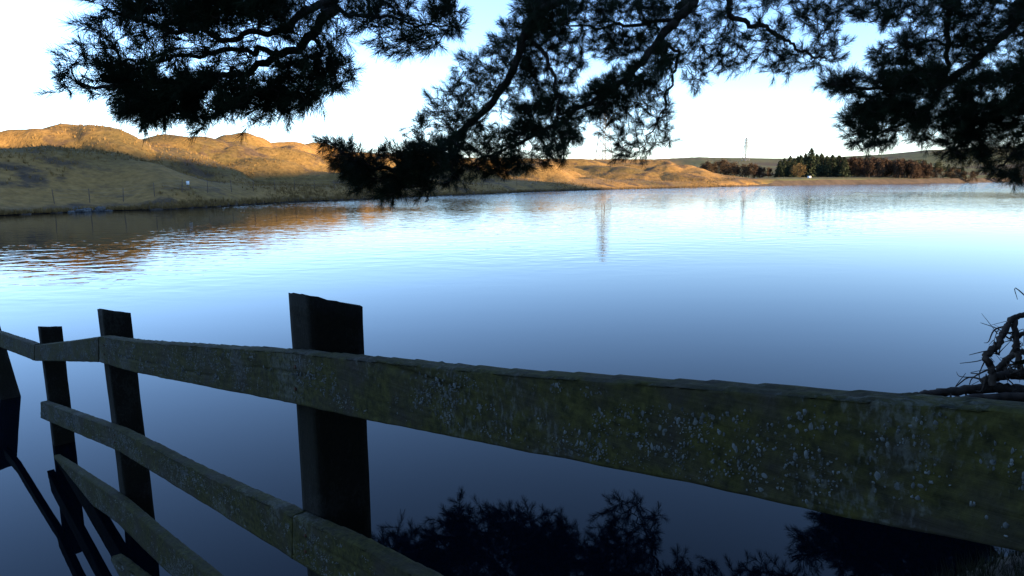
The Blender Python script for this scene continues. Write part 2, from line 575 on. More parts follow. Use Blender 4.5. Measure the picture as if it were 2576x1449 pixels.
# ------------------------------------------------------------------ dam embankment along the far shore
dpx = np.linspace(1860, 3300, 64)
dv, df = [], []
for p in dpx:
    b = on_water(p, np.interp(p, KPX, SHY))
    d = Vector((b.x, b.y, 0)).normalized()
    cz = float(elev_z(p, np.interp(p, [1900, 2000, 2575, 3300], [455.5, 453.5, 447.2, 439]), math.hypot(b.x, b.y) + 3.5)[0])
    cz = cz * min(1.0, max(0.0, (p - 1862) / 90)) - 0.25 * max(0.0, 1 - (p - 1860) / 60)
    wob = 0.06 * math.sin(p * 0.11) + 0.05 * math.sin(p * 0.043)
    for off, z in ((-0.3, -0.4), (0.0, 0.05), (3.2, cz - 0.18 + wob), (3.3, cz + wob), (3.7, cz + wob), (3.75, cz - 0.15), (7, cz - 0.2), (8, cz - 1.5)):
        q = b + d * off
        dv.append((q.x, q.y, z))
for i in range(len(dpx) - 1):
    for k in range(7):
        a0 = i * 8 + k
        df.append((a0, a0 + 8, a0 + 9, a0 + 1))
dm = mesh_np('dam_embankment', dv, df)
dm.materials.append(M_DAM); dm.materials.append(M_DAMTOP)
mi = np.array([1 if (i % 7) >= 5 else 0 for i in range(len(df))], dtype=np.int32)
dm.polygons.foreach_set('material_index', mi)
tag(add('dam_embankment', dm), kind='structure')

# ------------------------------------------------------------------ wooden fence
HB = 0.14
pA = at(246, 846, F * HB / 67.0)
pB = at(95, 887, 4.85)
TDIR = Vector((pA.x - pB.x, pA.y - pB.y, 0)).normalized()       # along the fence, towards the camera's right
NDIR = Vector((-TDIR.y, TDIR.x, 0))                             # away from the camera
if NDIR.y < 0: NDIR = -NDIR


def on_fence(px, py, off=0.0):
    d = ray(px, py)
    t = (pA + NDIR * off - CAM).dot(NDIR) / d.dot(NDIR)
    return CAM + d * t


fence = empty('wooden_fence', (pA.x, pA.y, 0))
tag(fence, 'old mossy post-and-rail wooden fence running down the bank into the water', 'fence')
FM = Matrix.Translation(fence.location)
fence_rot = Matrix((TDIR.to_tuple(), NDIR.to_tuple(), (0, 0, 1))).transposed().to_4x4()


def to_local(P):
    q = P - pA
    return (q.dot(TDIR), q.dot(NDIR), P.z)


def rail(stations, thick=0.045, cracks=(), chew=0.0018, seed=0, taper=0.0, ntop=6, nface=14, nails=()):
    L = []
    for st in stations:
        px, yt, yb = st[:3]
        T, B = (on_fence(px, yt), on_fence(px, yb)) if len(st) == 3 else (at(px, yt, st[3]), at(px, yb, st[3]))
        L.append((T, B))
    lens = [0]
    for a, b in zip(L[:-1], L[1:]):
        lens.append(lens[-1] + (a[0] - b[0]).length)
    tot = lens[-1]
    ns = max(12, int(tot / 0.012))
    s = np.linspace(0, tot, ns + 1)
    tl = np.array([to_local(a) for a, _ in L]); bl = np.array([to_local(b) for _, b in L])
    tx = np.stack([np.interp(s, lens, tl[:, k]) for k in range(3)], -1)
    bx = np.stack([np.interp(s, lens, bl[:, k]) for k in range(3)], -1)
    # profile loop: front (bottom->top), top (front->back), back (top->bottom), bottom
    prof = [(0.0, k / nface) for k in range(nface)] + [(k / ntop, 1.0) for k in range(ntop)] + [(1.0, 1 - k / 5) for k in range(5)] + [(1 - k / 3, 0.0) for k in range(3)]
    m = len(prof)
    V = np.zeros((ns + 1, m, 3))
    for j, (d, h) in enumerate(prof):
        p = bx * (1 - h) + tx * h
        q = p.copy()
        th = thick * np.ones(ns + 1)
        q[:, 1] += d * th
        edge = min(h, 1 - h, 1) if d in (0, 1) else 0
        nn = fbm(s * 14 + j * 0.7, np.full_like(s, seed * 3.1 + j * 0.33), 4, 40 + seed)
        nz = fbm(s * 9, np.full_like(s, seed * 1.7), 3, 70 + seed)
        q[:, 1] += nn * 0.0022 * (1 if d == 0 else 0.5)
        q[:, 2] += (nz * chew + nn * chew * 0.5) * (1 if h in (0, 1) else h * 0.6)
        if h == 1.0:                     # worn saw-tooth weathering across the top edge
            q[:, 2] -= 0.003 * (np.mod(s * 11 + 0.6 * d + nz, 1.0))
        if h == 1.0 and d in (0.0,):     # rounded arris
            q[:, 2] -= 0.004
        for (c0, c1, h0, h1, dep) in cracks:
            ss = np.clip((s - c0) / (c1 - c0), 0, 1)
            hc = h0 + (h1 - h0) * ss
            w = np.exp(-((h - hc) / 0.028) ** 2) * (s > c0) * (s < c1)
            if d == 0: q[:, 1] += dep * w
        V[:, j] = q
    i = np.arange(ns)[:, None] * m
    j = np.arange(m)[None]
    Q = np.stack([i + j, i + m + j, i + m + (j + 1) % m, i + (j + 1) % m], -1).reshape(-1, 4)
    tri = np.concatenate([Q[:, [0, 1, 2]], Q[:, [0, 2, 3]]])
    c0 = len(V.reshape(-1, 3))
    vv = np.concatenate([V.reshape(-1, 3), V[0].mean(0)[None], V[-1].mean(0)[None]])
    jj = np.arange(m)
    e0 = np.stack([jj, (jj + 1) % m, np.full(m, c0)], -1)
    e1 = np.stack([ns * m + (jj + 1) % m, ns * m + jj, np.full(m, c0 + 1)], -1)
    me = mesh_np('rail', vv, np.concatenate([tri, e0, e1])[:, ::-1])
    o = add('rail', me, M_RAIL, fence)
    # crusts of pale lichen standing proud of the face, gathered in patches and drawn out down the board
    nl_ = int(tot * 1150)
    if nl_ > 0:
        sc = rng.uniform(0.02, tot - 0.02, nl_ * 6); hc_ = rng.uniform(0.05, 0.93, nl_ * 6)
        hpx = float(np.linalg.norm(tl[0] - bl[0]))
        dn = 0.7 * fbm(sc * 5.5, hc_ * 1.6 + seed * 7, 3, 400 + seed) + 0.6 * fbm(sc * 38, hc_ * 7, 2, 410 + seed) - 1.1 * np.clip(hc_ - 0.8, 0, 1)
        pick = np.argsort(-(dn + rng.uniform(0, 0.8, len(dn))))[:nl_]
        sc, hc_ = sc[pick], hc_[pick]
        sides = 7
        rr_ = np.minimum(rng.lognormal(math.log(0.0015), 0.55, nl_), 0.0048)
        el = rng.uniform(0.7, 2.2, nl_)
        bi = np.stack([np.interp(sc, s, bx[:, k]) for k in range(3)], -1); ti = np.stack([np.interp(sc, s, tx[:, k]) for k in range(3)], -1)
        cx = bi * (1 - hc_[:, None]) + ti * hc_[:, None]
        ph = np.linspace(0, 2 * np.pi, sides, endpoint=False)[None] + rng.uniform(0, 1, (nl_, 1))
        jit = rng.uniform(0.6, 1.35, (nl_, sides))
        ring = np.stack([cx[:, 0:1] + np.cos(ph) * rr_[:, None] * jit, np.repeat(cx[:, 1:2], sides, 1) + 0.0012, cx[:, 2:3] + np.sin(ph) * (rr_ * el)[:, None] * jit], -1)
        cen = cx[:, None] + np.array([0, -0.0030, 0])
        vv_ = np.concatenate([ring, cen], 1).reshape(-1, 3)
        b0 = (np.arange(nl_) * (sides + 1))[:, None, None]
        q_ = np.arange(sides)
        ff_ = (np.stack([q_, (q_ + 1) % sides, np.full(sides, sides)], -1)[None] + b0).reshape(-1, 3)
        lo = add('lichen', mesh_np('lichen', vv_, ff_), M_LICHEN, o)
        lo['kind'] = 'stuff'
    for (nx, f0) in nails:
        k = int(np.argmin(np.abs(tx[:, 0] - nx)))
        for hh_ in f0:
            nt = Tubes(8)
            q = bx[k] * (1 - hh_) + tx[k] * hh_
            nt.add([q + np.array([0, 0.004, 0]), q + np.array([0, -0.004, 0])], [0.006, 0.005])
            add('nail', nt.mesh('nail'), M_NAIL, o)
    return o


fence.matrix_world = Matrix.Translation((pA.x, pA.y, 0)) @ fence_rot
nx3 = to_local(on_fence(750, 950))[0]
nx3b = to_local(on_fence(770, 1340))[0]
nx2 = to_local(on_fence(262, 880))[0]
nx2b = to_local(on_fence(292, 1105))[0]
nx1 = to_local(on_fence(104, 888))[0]
rail([(250, 846, 911), (341, 858, 937), (728, 884, 1013), (925, 905, 1057), (1266, 937, 1124), (1714, 967, 1211), (2213, 1003, 1317), (2575, 1032, 1392), (2900, 1060, 1455)],
     cracks=((2.62, 2.95, 0.97, 0.70, 0.012), (0.35, 0.95, 0.42, 0.36, 0.006), (1.25, 1.62, 0.30, 0.27, 0.007), (1.9, 2.3, 0.62, 0.58, 0.006)), seed=1, nface=34, nails=((nx3, (0.3, 0.72)), (nx2 + 0.03, (0.35, 0.7))))
rail([(88, 868, 908), (170, 858, 909), (247, 847, 911)], seed=2, nails=((nx1, (0.35, 0.7)),))
rail([(-120, 800, 836, 7.3), (0, 837, 873, 5.9), (86, 866, 907, 4.98)], seed=3)
rail([(102, 1010, 1051), (301, 1083, 1136), (502, 1188, 1260), (703, 1280, 1385), (736, 1297, 1406)], seed=4, nface=26, cracks=((0.5, 1.1, 0.55, 0.5, 0.006), (1.7, 2.3, 0.35, 0.42, 0.006)), nails=((nx2b, (0.35, 0.7)),))
rail([(736.6, 1298, 1407), (858, 1350, 1480), (1000, 1424, 1570), (1250, 1560, 1740)], seed=5, nface=26, cracks=((0.05, 0.5, 0.6, 0.55, 0.006),), nails=((nx3b, (0.35, 0.7)),))
rail([(110, 1130, 1140), (122, 1139, 1176), (160, 1164, 1220), (296, 1255, 1316), (402, 1348, 1421), (540, 1462, 1545), (640, 1545, 1640)], seed=6)
rail([(279, 1400, 1410, 3.42), (300, 1414, 1450, 3.33), (400, 1492, 1560, 3.0)], seed=7)


def post(l_top, c_top, l_bot, c_bot, depth, dist=None, r_drop=0.03, base=-0.6):
    """front face between the left edge and the corner edge, then a side face running back by depth"""
    off = 0.05
    P = [Vector(to_local(on_fence(*q, off) if dist is None else at(*q, dist))) for q in (l_top, c_top, l_bot, c_bot)]
    lt, ct, lb, cb = P
    lb = lt + (lb - lt) * ((base - lt.z) / (lb.z - lt.z))
    cb = ct + (cb - ct) * ((base - ct.z) / (cb.z - ct.z))
    nz = 40
    V, Fq = [], []
    nsd = 6
    for k in range(nz + 1):
        t = k / nz
        a = lb.lerp(lt, t); b = cb.lerp(ct, t)
        ring = []
        ring += [a.lerp(b, i / nsd) for i in range(nsd)]
        ring += [b + Vector((0, depth * i / nsd, (-r_drop * i / nsd) * t)) for i in range(nsd)]
        b2 = b + Vector((0, depth, -r_drop * t)); a2 = a + Vector((0, depth, -r_drop * t))
        ring += [b2.lerp(a2, i / nsd) for i in range(nsd)]
        ring += [a2.lerp(a, i / nsd) for i in range(nsd)]
        for i, p in enumerate(ring):
            jit = 0.0025 * fbm(np.array([t * 9 + i * .3]), np.array([i * 0.7 + depth * 50]), 3, 90)[0]
            corner = i % nsd == 0
            q = Vector(p)
            q.x += jit; q.y += jit
            if corner and k < nz + 1:
                c = (a + b2) / 2
                q = q.lerp(Vector((c.x, c.y, q.z)), 0.03)
            if k == nz:
                q.z += random.uniform(-0.004, 0.004)
            V.append(tuple(q))
    m = 4 * nsd
    for k in range(nz):
        for j in range(m):
            Fq.append((k * m + j, k * m + (j + 1) % m, (k + 1) * m + (j + 1) % m, (k + 1) * m + j))
    Q = np.array(Fq)
    tri = np.concatenate([Q[:, [0, 1, 2]], Q[:, [0, 2, 3]]])
    topc = np.mean(np.array(V[nz * m:]), axis=0)
    V.append(tuple(topc))
    jj = np.arange(m)
    cap = np.stack([nz * m + jj, nz * m + (jj + 1) % m, np.full(m, len(V) - 1)], -1)
    me = mesh_np('post', np.array(V), np.concatenate([tri, cap]))
    return add('post', me, M_POST, fence)


post((722, 735), (776, 741), (760, 1275), (806, 1300), 0.182, r_drop=0.06)
post((243, 776), (258, 778), (303, 1260), (318, 1262), 0.135, r_drop=0.04)
post((94, 822), (101, 822), (141, 1198), (147, 1198), 0.135, r_drop=0.02)
post((-62, 800), (-52, 800), (-6, 990), (4, 990), 0.135, dist=6.15, r_drop=0.02)
post((2800, 960), (2990, 960), (2800, 1500), (2990, 1500), 0.14)

# ------------------------------------------------------------------ overhanging pines
def in_poly(pts, poly):
    x, y = pts[:, 0], pts[:, 1]
    inside = np.zeros(len(pts), bool)
    j = len(poly) - 1
    for i in range(len(poly)):
        xi, yi = poly[i]; xj, yj = poly[j]
        c = ((yi > y) != (yj > y)) & (x < (xj - xi) * (y - yi) / (yj - yi + 1e-9) + xi)
        inside ^= c
        j = i
    return inside


def poly_points(poly, n, depth, thick, holes=()):
    P = np.array(poly, float)
    lo, hi = P.min(0), P.max(0)
    out = []
    while len(out) < n:
        c = rng.uniform(lo, hi, (n * 3, 2))
        # gather points in clumps
        nz = fbm(c[:, 0] / 38, c[:, 1] / 38, 2, 13)
        ok = in_poly(c, poly) & (nz > rng.uniform(-0.75, 0.35, len(c)))
        for hpoly in holes:
            ok &= ~in_poly(c, hpoly)
        out += list(c[ok])
    out = np.array(out[:n])
    res = []
    for (a, b) in out:
        d = depth(a, b) if callable(depth) else depth
        res.append(np.array(at(a, b, d + rng.uniform(-1, 1) * thick)))
    return np.array(res)


class Foliage:
    def __init__(self):
        self.base, self.dir, self.len, self.nl = [], [], [], []

    def shoot(self, p, d, l=0.14, nl=0.075):
        self.base.append(p); self.dir.append(d / (np.linalg.norm(d) + 1e-9)); self.len.append(l); self.nl.append(nl)

    def mesh(self, name, per=72, width=0.0026):
        B = np.array(self.base); D = np.array(self.dir); Ln = np.array(self.len); NL = np.array(self.nl)
        m = len(B)
        ref = rng.normal(size=(m, 3))
        a = np.cross(D, ref); a /= np.linalg.norm(a, axis=1)[:, None]
        b = np.cross(D, a)
        t = rng.uniform(0.0, 1.0, (m, per)) ** 0.8
        ph = rng.uniform(0, 2 * np.pi, (m, per))
        spread = np.radians(rng.uniform(22, 68, (m, per))) * (1.12 - 0.55 * t)
        rad_ = np.cos(ph)[..., None] * a[:, None] + np.sin(ph)[..., None] * b[:, None]
        nd = np.cos(spread)[..., None] * D[:, None] + np.sin(spread)[..., None] * rad_
        start = B[:, None] + D[:, None] * (t * Ln[:, None])[..., None]
        ln = NL[:, None] * rng.uniform(0.75, 1.15, (m, per))
        tip = start + nd * ln[..., None]
        tip[..., 2] -= 0.004
        side = np.cross(nd, rng.normal(size=(m, per, 3)))
        side /= np.linalg.norm(side, axis=-1)[..., None] + 1e-9
        w = width * 0.5
        v = np.stack([start - side * w, start + side * w, tip + side * w * 0.6, tip - side * w * 0.6], 2).reshape(-1, 3)
        k = np.arange(m * per) * 4
        f = np.stack([k, k + 1, k + 2, k + 3], -1)
        return mesh_np(name, v, f)


def grow(limbs, targets, fol, tubes, step=0.07, twig_r=0.0045, up=0.25, shoot_len=0.14, nl=0.075, extra=0.8, bias=(-0.12, 0, 0.25)):
    """connect targets to the limb skeleton, nearest first, with sagging twigs; a needle shoot at each end"""
    nodes, nr = [], []
    for path, r in limbs:
        for p, q in zip(path, r):
            nodes.append(p); nr.append(q)
    cap = 60000
    N = np.zeros((cap, 3)); cnt = len(nodes)
    N[:cnt] = np.array(nodes)
    R_ = np.zeros(cap); R_[:cnt] = nr
    dist = np.array([np.min(((N[:cnt] - t) ** 2).sum(1)) for t in targets])
    for ti in np.argsort(dist):
        t = targets[ti]
        dd = ((N[:cnt] - t) ** 2).sum(1)
        j = int(np.argmin(dd)); p0 = N[j]; L = math.sqrt(dd[j])
        if L < 0.015:
            continue
        k = max(2, int(L / step))
        s = np.linspace(0, 1, k + 1)
        sag = rng.uniform(-0.02, 0.10) * L
        sidev = rng.normal(size=3) * 0.05 * L
        path = p0[None] * (1 - s[:, None]) + t[None] * s[:, None]
        path = path + np.sin(s * np.pi)[:, None] * (sidev + np.array([0, 0, -sag]))[None] + rng.normal(size=(k + 1, 3)) * 0.006 * (s * (1 - s) * 4)[:, None]
        r_start = min(R_[j] * 0.7, twig_r + 0.006 * L)
        rr = np.linspace(max(r_start, twig_r), twig_r * 0.7, k + 1)
        tubes.add(path, rr, 0.1)
        if cnt + k < cap:
            N[cnt:cnt + k] = path[1:]; R_[cnt:cnt + k] = rr[1:]; cnt += k
        d = path[-1] - path[-2]
        d = d / np.linalg.norm(d) + np.array(bias) + rng.normal(size=3) * 0.3
        fol.shoot(path[-1] - 0.3 * shoot_len * d / np.linalg.norm(d), d, shoot_len * rng.uniform(0.7, 1.3), nl)
        if L > 0.12 and rng.random() < extra:
            q = path[max(1, k // 2)]
            d2 = d + rng.normal(size=3) * 0.7
            fol.shoot(q, d2, shoot_len * 0.8, nl)


def limb_path(pts3, r0_, r1_, n=8):
    P = smooth_path(pts3, n)
    P = P + np.stack([fbm(np.arange(len(P)) * 0.33, np.full(len(P), 3.3 * k + len(P)), 3, 50 + k) for k in range(3)], -1) * 0.055
    return P, np.linspace(r0_, r1_, len(P))


def px_limb(pix):
    return [tuple(at(*p)) for p in pix]


def pine(name, loc, height, trunk_r, label, groups, crown_n, crown_c, crown_s, lean=(0, 0)):
    root = empty(name, (0, 0, 0))
    tag(root, label, 'tree', 'pines on the near bank')
    gz = ground(loc[0], loc[1])
    tk = Tubes(14)
    hs = np.linspace(-0.3, height, 26)
    tp = np.stack([loc[0] + lean[0] * hs / height + 0.06 * np.sin(hs * 0.7), loc[1] + lean[1] * hs / height + 0.05 * np.sin(hs * 0.9 + 1), gz + hs], -1)
    tk.add(tp, trunk_r * (1 - 0.78 * np.clip(hs, 0, None) / height) + 0.07 * np.exp(-np.clip(hs, 0, None) * 4), 0.05)
    add('trunk', tk.mesh('trunk'), M_BARK, root)
    for gi, (limbs, polys, sl_, nl_, tw, bias) in enumerate(groups):
        tb, fo = Tubes(5), Foliage()
        LL = []
        for pts, a, b in limbs:
            P, r_ = limb_path(pts, a, b)
            LL.append((P, r_))
            big = Tubes(9); big.add(P, r_, 0.08)
            add('limb', big.mesh('limb'), M_BARK, root)
        tg = np.concatenate([poly_points(*p) for p in polys])
        grow(LL, tg, fo, tb, shoot_len=sl_, nl=nl_, twig_r=tw, bias=bias)
        o = add('twigs', tb.mesh('twigs'), M_BARK, root); o['kind'] = 'stuff'
        o = add('needles', fo.mesh('needles'), M_NEEDLE, root); o['kind'] = 'stuff'
    # upper crown above the picture
    tb, fo = Tubes(5), Foliage()
    LL = []
    for k in range(9):
        an = k * 2.4
        h = height * (0.55 + 0.045 * k)
        p0 = np.array([np.interp(h, hs, tp[:, 0]), np.interp(h, hs, tp[:, 1]), gz + h])
        L = crown_s[0] * (1.05 - 0.06 * k)
        p1 = p0 + np.array([math.cos(an) * L * .5, math.sin(an) * L * .5, 0.5])
        p2 = p0 + np.array([math.cos(an) * L, math.sin(an) * L, 0.9])
        P, r_ = limb_path([p0, p1, p2], 0.06, 0.015)
        LL.append((P, r_)); tb.add(P, r_, 0.08)
    tg = []
    for P, r_ in LL:
        for _ in range(crown_n // 9):
            q = P[rng.integers(len(P) // 3, len(P))] + rng.normal(size=3) * np.array([0.45, 0.45, 0.3])
            tg.append(q)
    grow(LL, np.array(tg), fo, tb, step=0.2, shoot_len=0.2, nl=0.11)
    o = add('crown_branches', tb.mesh('crown_branches'), M_BARK, root); o['kind'] = 'stuff'
    o = add('crown_needles', fo.mesh('crown_needles', 34, 0.004), M_NEEDLE, root); o['kind'] = 'stuff'
    return root


T1 = (5.4, 3.4)
zl = 4.4
left_limbs = [
    ([(5.3, 3.4, 6.2), (2.6, 3.9, 5.2), (0.6, 4.4, 4.3)] + px_limb([(858, -20, 4.7), (842, 18, 4.65), (800, 70, 4.6), (735, 122, 4.55), (660, 160, 4.5), (560, 190, 4.45), (430, 205, 4.4), (280, 215, 4.3), (190, 222, 4.25)]), 0.050, 0.008),
    (px_limb([(858, -20, 4.7), (780, 30, 4.5), (700, 75, 4.4), (600, 95, 4.3), (480, 75, 4.2), (350, 50, 4.15), (262, 30, 4.1)]), 0.026, 0.008),
    (px_limb([(700, 140, 4.58), (600, 130, 4.7), (480, 140, 4.75), (360, 150, 4.7), (250, 150, 4.6)]), 0.02, 0.007),
    (px_limb([(842, 18, 4.65), (880, 40, 5.0), (960, 40, 5.2), (1050, 60, 5.3), (1120, 60, 5.3)]), 0.018, 0.006),
    (px_limb([(790, 80, 4.6), (810, 130, 4.8), (800, 190, 4.9), (770, 240, 4.9)]), 0.016, 0.006),
    (px_limb([(600, 178, 4.47), (560, 230, 4.5), (520, 290, 4.5)]), 0.014, 0.006),
]
PL_ALL = [(215, 0), (235, 40), (225, 75), (245, 100), (215, 125), (185, 150), (165, 180), (140, 200), (112, 226), (180, 240), (275, 240), (300, 265), (345, 305), (400, 308), (465, 295), (505, 325), (540, 320), (545, 297), (590, 290), (630, 312), (685, 290), (760, 275), (795, 265), (795, 235), (855, 230), (900, 195), (895, 160), (870, 140), (860, 100), (880, 50), (880, 0)]
PL_DENSE = [(285, 185), (340, 170), (460, 190), (600, 195), (650, 230), (620, 270), (540, 290), (500, 310), (460, 285), (350, 300), (300, 250)]
PL_TOP = [(290, -60), (780, -60), (720, 50), (560, 70), (400, 62), (310, 40)]
PL_R = [(880, -10), (1150, -10), (1160, 70), (1120, 110), (1060, 138), (960, 130), (950, 95), (900, 60)]
PL_RB = [(740, 150), (850, 140), (895, 180), (850, 228), (790, 260), (720, 285), (640, 300), (650, 250)]
dl = lambda a, b: 4.45 + 0.0004 * (a - 500) + 0.0006 * (b - 150)
left_polys = [(PL_ALL, 520, dl, 0.28), (PL_DENSE, 320, dl, 0.3), (PL_TOP, 420, dl, 0.35), (PL_R, 220, 5.2, 0.3), (PL_RB, 180, 4.8, 0.3)]

cen_limbs = [
    ([(5.3, 3.4, 6.8), (4.0, 5.6, 6.2)] + px_limb([(1420, -40, 7.6), (1397, 0, 7.6), (1323, 84, 7.6), (1287, 184, 7.55), (1213, 283, 7.5), (1121, 367, 7.45), (1030, 420, 6.9), (940, 420, 6.6), (850, 372, 6.4)]), 0.075, 0.012),
    ([(5.3, 3.5, 7.0), (4.8, 5.8, 6.0)] + px_limb([(1775, -40, 7.8), (1748, 0, 7.8), (1704, 48, 7.8), (1653, 110, 7.75), (1610, 155, 7.7), (1570, 205, 7.65), (1470, 264, 7.55), (1390, 316, 7.5), (1280, 370, 7.4), (1180, 420, 7.3)]), 0.075, 0.010),
    (px_limb([(1800, -60, 7.8), (1829, 0, 7.9), (1844, 40, 8.0), (1888, 62, 8.0), (1932, 73, 8.0), (1983, 106, 8.1), (2020, 128, 8.1), (2080, 150, 8.1)]), 0.04, 0.010),
    (px_limb([(1653, 110, 7.75), (1700, 130, 7.9), (1690, 200, 8.0), (1670, 260, 8.0), (1640, 330, 8.0), (1610, 380, 8.0)]), 0.022, 0.006),
    (px_limb([(1323, 84, 7.6), (1380, 150, 7.5), (1400, 230, 7.4), (1390, 300, 7.3)]), 0.028, 0.008),
    (px_limb([(1121, 367, 7.4), (1110, 420, 7.0), (1080, 470, 6.7), (1065, 510, 6.6)]), 0.016, 0.006),
    (px_limb([(1704, 48, 7.8), (1600, 60, 8.0), (1500, 70, 8.1), (1400, 60, 8.1)]), 0.025, 0.008),
]
PC_A = [(1290, 0), (1310, 30), (1245, 70), (1238, 110), (1210, 138), (1155, 140), (1150, 158), (1190, 165), (1145, 192), (1140, 215), (1110, 232), (1065, 240), (1085, 262), (1072, 295), (1020, 325), (1025, 355), (1060, 368), (1100, 380), (1180, 370), (1240, 300), (1310, 230), (1360, 160), (1420, 90), (1450, 0)]
PC_TAIL = [(808, 350), (850, 360), (895, 375), (935, 395), (965, 375), (1015, 385), (1060, 370), (1120, 390), (1110, 440), (1085, 478), (1060, 508), (1040, 490), (1000, 495), (940, 500), (900, 480), (885, 455), (850, 430), (840, 395)]
PC_LOW = [(1100, 360), (1200, 320), (1330, 330), (1400, 320), (1480, 330), (1420, 395), (1350, 420), (1300, 440), (1210, 435), (1150, 455), (1110, 470)]
PC_MID = [(1290, 270), (1400, 240), (1480, 232), (1540, 190), (1610, 150), (1680, 110), (1690, 170), (1640, 200), (1580, 240), (1500, 300), (1470, 330), (1400, 350), (1300, 340)]
PC_TOP = [(1330, 0), (1640, 0), (1720, 0), (1680, 60), (1640, 120), (1580, 150), (1540, 150), (1470, 145), (1450, 190), (1400, 250), (1340, 230), (1310, 160)]
PC_RT = [(1700, -10), (2130, -10), (2140, 60), (2120, 80), (2140, 130), (2110, 160), (2060, 172), (2010, 180), (1960, 200), (1920, 170), (1880, 175), (1830, 182), (1790, 185), (1770, 215), (1735, 225), (1730, 190), (1690, 190), (1660, 130)]
PC_DROOP = [(1560, 210), (1640, 180), (1690, 190), (1684, 260), (1680, 320), (1700, 355), (1650, 360), (1640, 390), (1590, 400), (1545, 395), (1550, 370), (1520, 335), (1480, 325)]
PC_STRIP = [(2100, -20), (2420, -20), (2400, 60), (2300, 75), (2230, 70), (2160, 50)]
cen_polys = [(PC_A, 620, 7.6, 0.4), (PC_TAIL, 480, 6.55, 0.3), (PC_LOW, 480, 7.4, 0.45), (PC_MID, 650, 7.65, 0.45), (PC_TOP, 700, 7.9, 0.5),
             (PC_RT, 500, 8.0, 0.45), (PC_DROOP, 230, 7.95, 0.35), (PC_STRIP, 280, 8.2, 0.4)]
pine('pine_tree', T1, 13.0, 0.24, 'dark pine whose two long limbs hang over the lake at left and centre',
     [(left_limbs, left_polys, 0.13, 0.078, 0.0035, (-0.55, 0, 0.3)), (cen_limbs, cen_polys, 0.13, 0.080, 0.0045, (-0.3, 0, 0.2))], 200, None, (3.2,))

T2 = (9.6, 7.2)
R_ = lambda pix: px_limb(pix)
right_limbs = [
    ([(9.6, 7.2, 6.2), (8.0, 8.0, 5.8)] + R_([(2600, -30, 8.6), (2560, 40, 8.6), (2480, 130, 8.5), (2400, 190, 8.4), (2300, 220, 8.3), (2180, 222, 8.2), (2070, 205, 8.1)]), 0.08, 0.010),
    (R_([(2391, -60, 8.8), (2391, 0, 8.8), (2388, 60, 8.8), (2384, 130, 8.7), (2370, 200, 8.6), (2330, 280, 8.5), (2240, 320, 8.4), (2150, 340, 8.3)]), 0.045, 0.010),
    ([(9.6, 7.2, 5.4), (8.2, 8.0, 4.9)] + R_([(2600, 200, 8.6), (2540, 250, 8.6), (2480, 300, 8.5), (2420, 360, 8.5), (2370, 395, 8.4)]), 0.06, 0.010),
    ([(9.6, 7.2, 5.0), (8.4, 8.0, 4.3)] + R_([(2620, 330, 8.6), (2560, 370, 8.5), (2510, 420, 8.5)]), 0.05, 0.010),
    (R_([(2480, 130, 8.5), (2400, 110, 8.6), (2300, 110, 8.6), (2220, 125, 8.6)]), 0.022, 0.008),
]
PR_A = [(2390, -20), (2620, -20), (2620, 160), (2560, 200), (2400, 210), (2250, 215), (2205, 170), (2195, 130), (2235, 105), (2290, 82), (2360, 78)]
PR_B = [(2060, 203), (2100, 195), (2200, 190), (2330, 180), (2620, 160), (2620, 260), (2480, 300), (2350, 320), (2280, 310), (2200, 300), (2150, 270), (2170, 242), (2100, 228)]
PR_C = [(2150, 270), (2250, 265), (2400, 280), (2450, 330), (2420, 400), (2370, 400), (2335, 368), (2280, 350), (2200, 370), (2145, 372), (2110, 325), (2125, 290)]
PR_D = [(2430, 290), (2620, 230), (2620, 450), (2560, 455), (2490, 440), (2470, 400), (2400, 390)]
right_polys = [(PR_A, 900, 8.6, 0.5), (PR_B, 1200, 8.4, 0.5), (PR_C, 460, 8.4, 0.4), (PR_D, 560, 8.6, 0.4)]
pine('pine_tree', T2, 14.0, 0.27, 'dense dark pine whose limbs reach in at the right edge of the lake view',
     [(right_limbs, right_polys, 0.14, 0.085, 0.005, (-0.35, 0, 0.15))], 200, None, (3.2,))

# ------------------------------------------------------------------ dead branches on the bank at the right
dead = empty('dead_tree_branch', (0, 0, 0))
tag(dead, 'bare twisted dead branch lying on the bank at the right behind the fence', 'branch')
DD = 5.6


def dead_part(name, pix, r_a, r_b, d=DD, rough=0.12):
    t = Tubes(8)
    P = smooth_path([tuple(at(a, b, d + dz)) for a, b, dz in pix], 7)
    P = P + rng.normal(size=P.shape) * 0.005
    t.add(P, np.linspace(r_a, r_b, len(P)), rough)
    add(name, t.mesh(name), M_DEAD, dead)
    return P


m1 = dead_part('stem', [(2700, 985, .3), (2575, 985, .2), (2500, 975, .1), (2400, 985, 0), (2330, 990, -.1), (2300, 993, -.15)], 0.06, 0.018)
m2 = dead_part('stem', [(2720, 960, .3), (2580, 945, .2), (2520, 945, .1), (2470, 960, 0.05)], 0.05, 0.03)
m3 = dead_part('branch', [(2495, 965, 0), (2492, 925, 0), (2480, 895, 0), (2510, 865, .05), (2530, 825, .1), (2548, 800, .12), (2580, 790, .15), (2640, 760, .2)], 0.030, 0.022)
m4 = dead_part('branch', [(2548, 800, .12), (2556, 850, .1), (2560, 900, .1), (2575, 945, .1)], 0.022, 0.026)
m5 = dead_part('branch', [(2600, 830, .1), (2560, 850, .15), (2545, 890, .2), (2520, 940, .2)], 0.02, 0.014)
dead_part('branch', [(2640, 900, .1), (2570, 885, .15), (2530, 905, .2), (2500, 950, .2)], 0.03, 0.02)
dead_part('branch', [(2660, 1010, .1), (2560, 1000, .0), (2450, 1003, -.1), (2380, 1006, -.15)], 0.05, 0.02)
tw = Tubes(5)
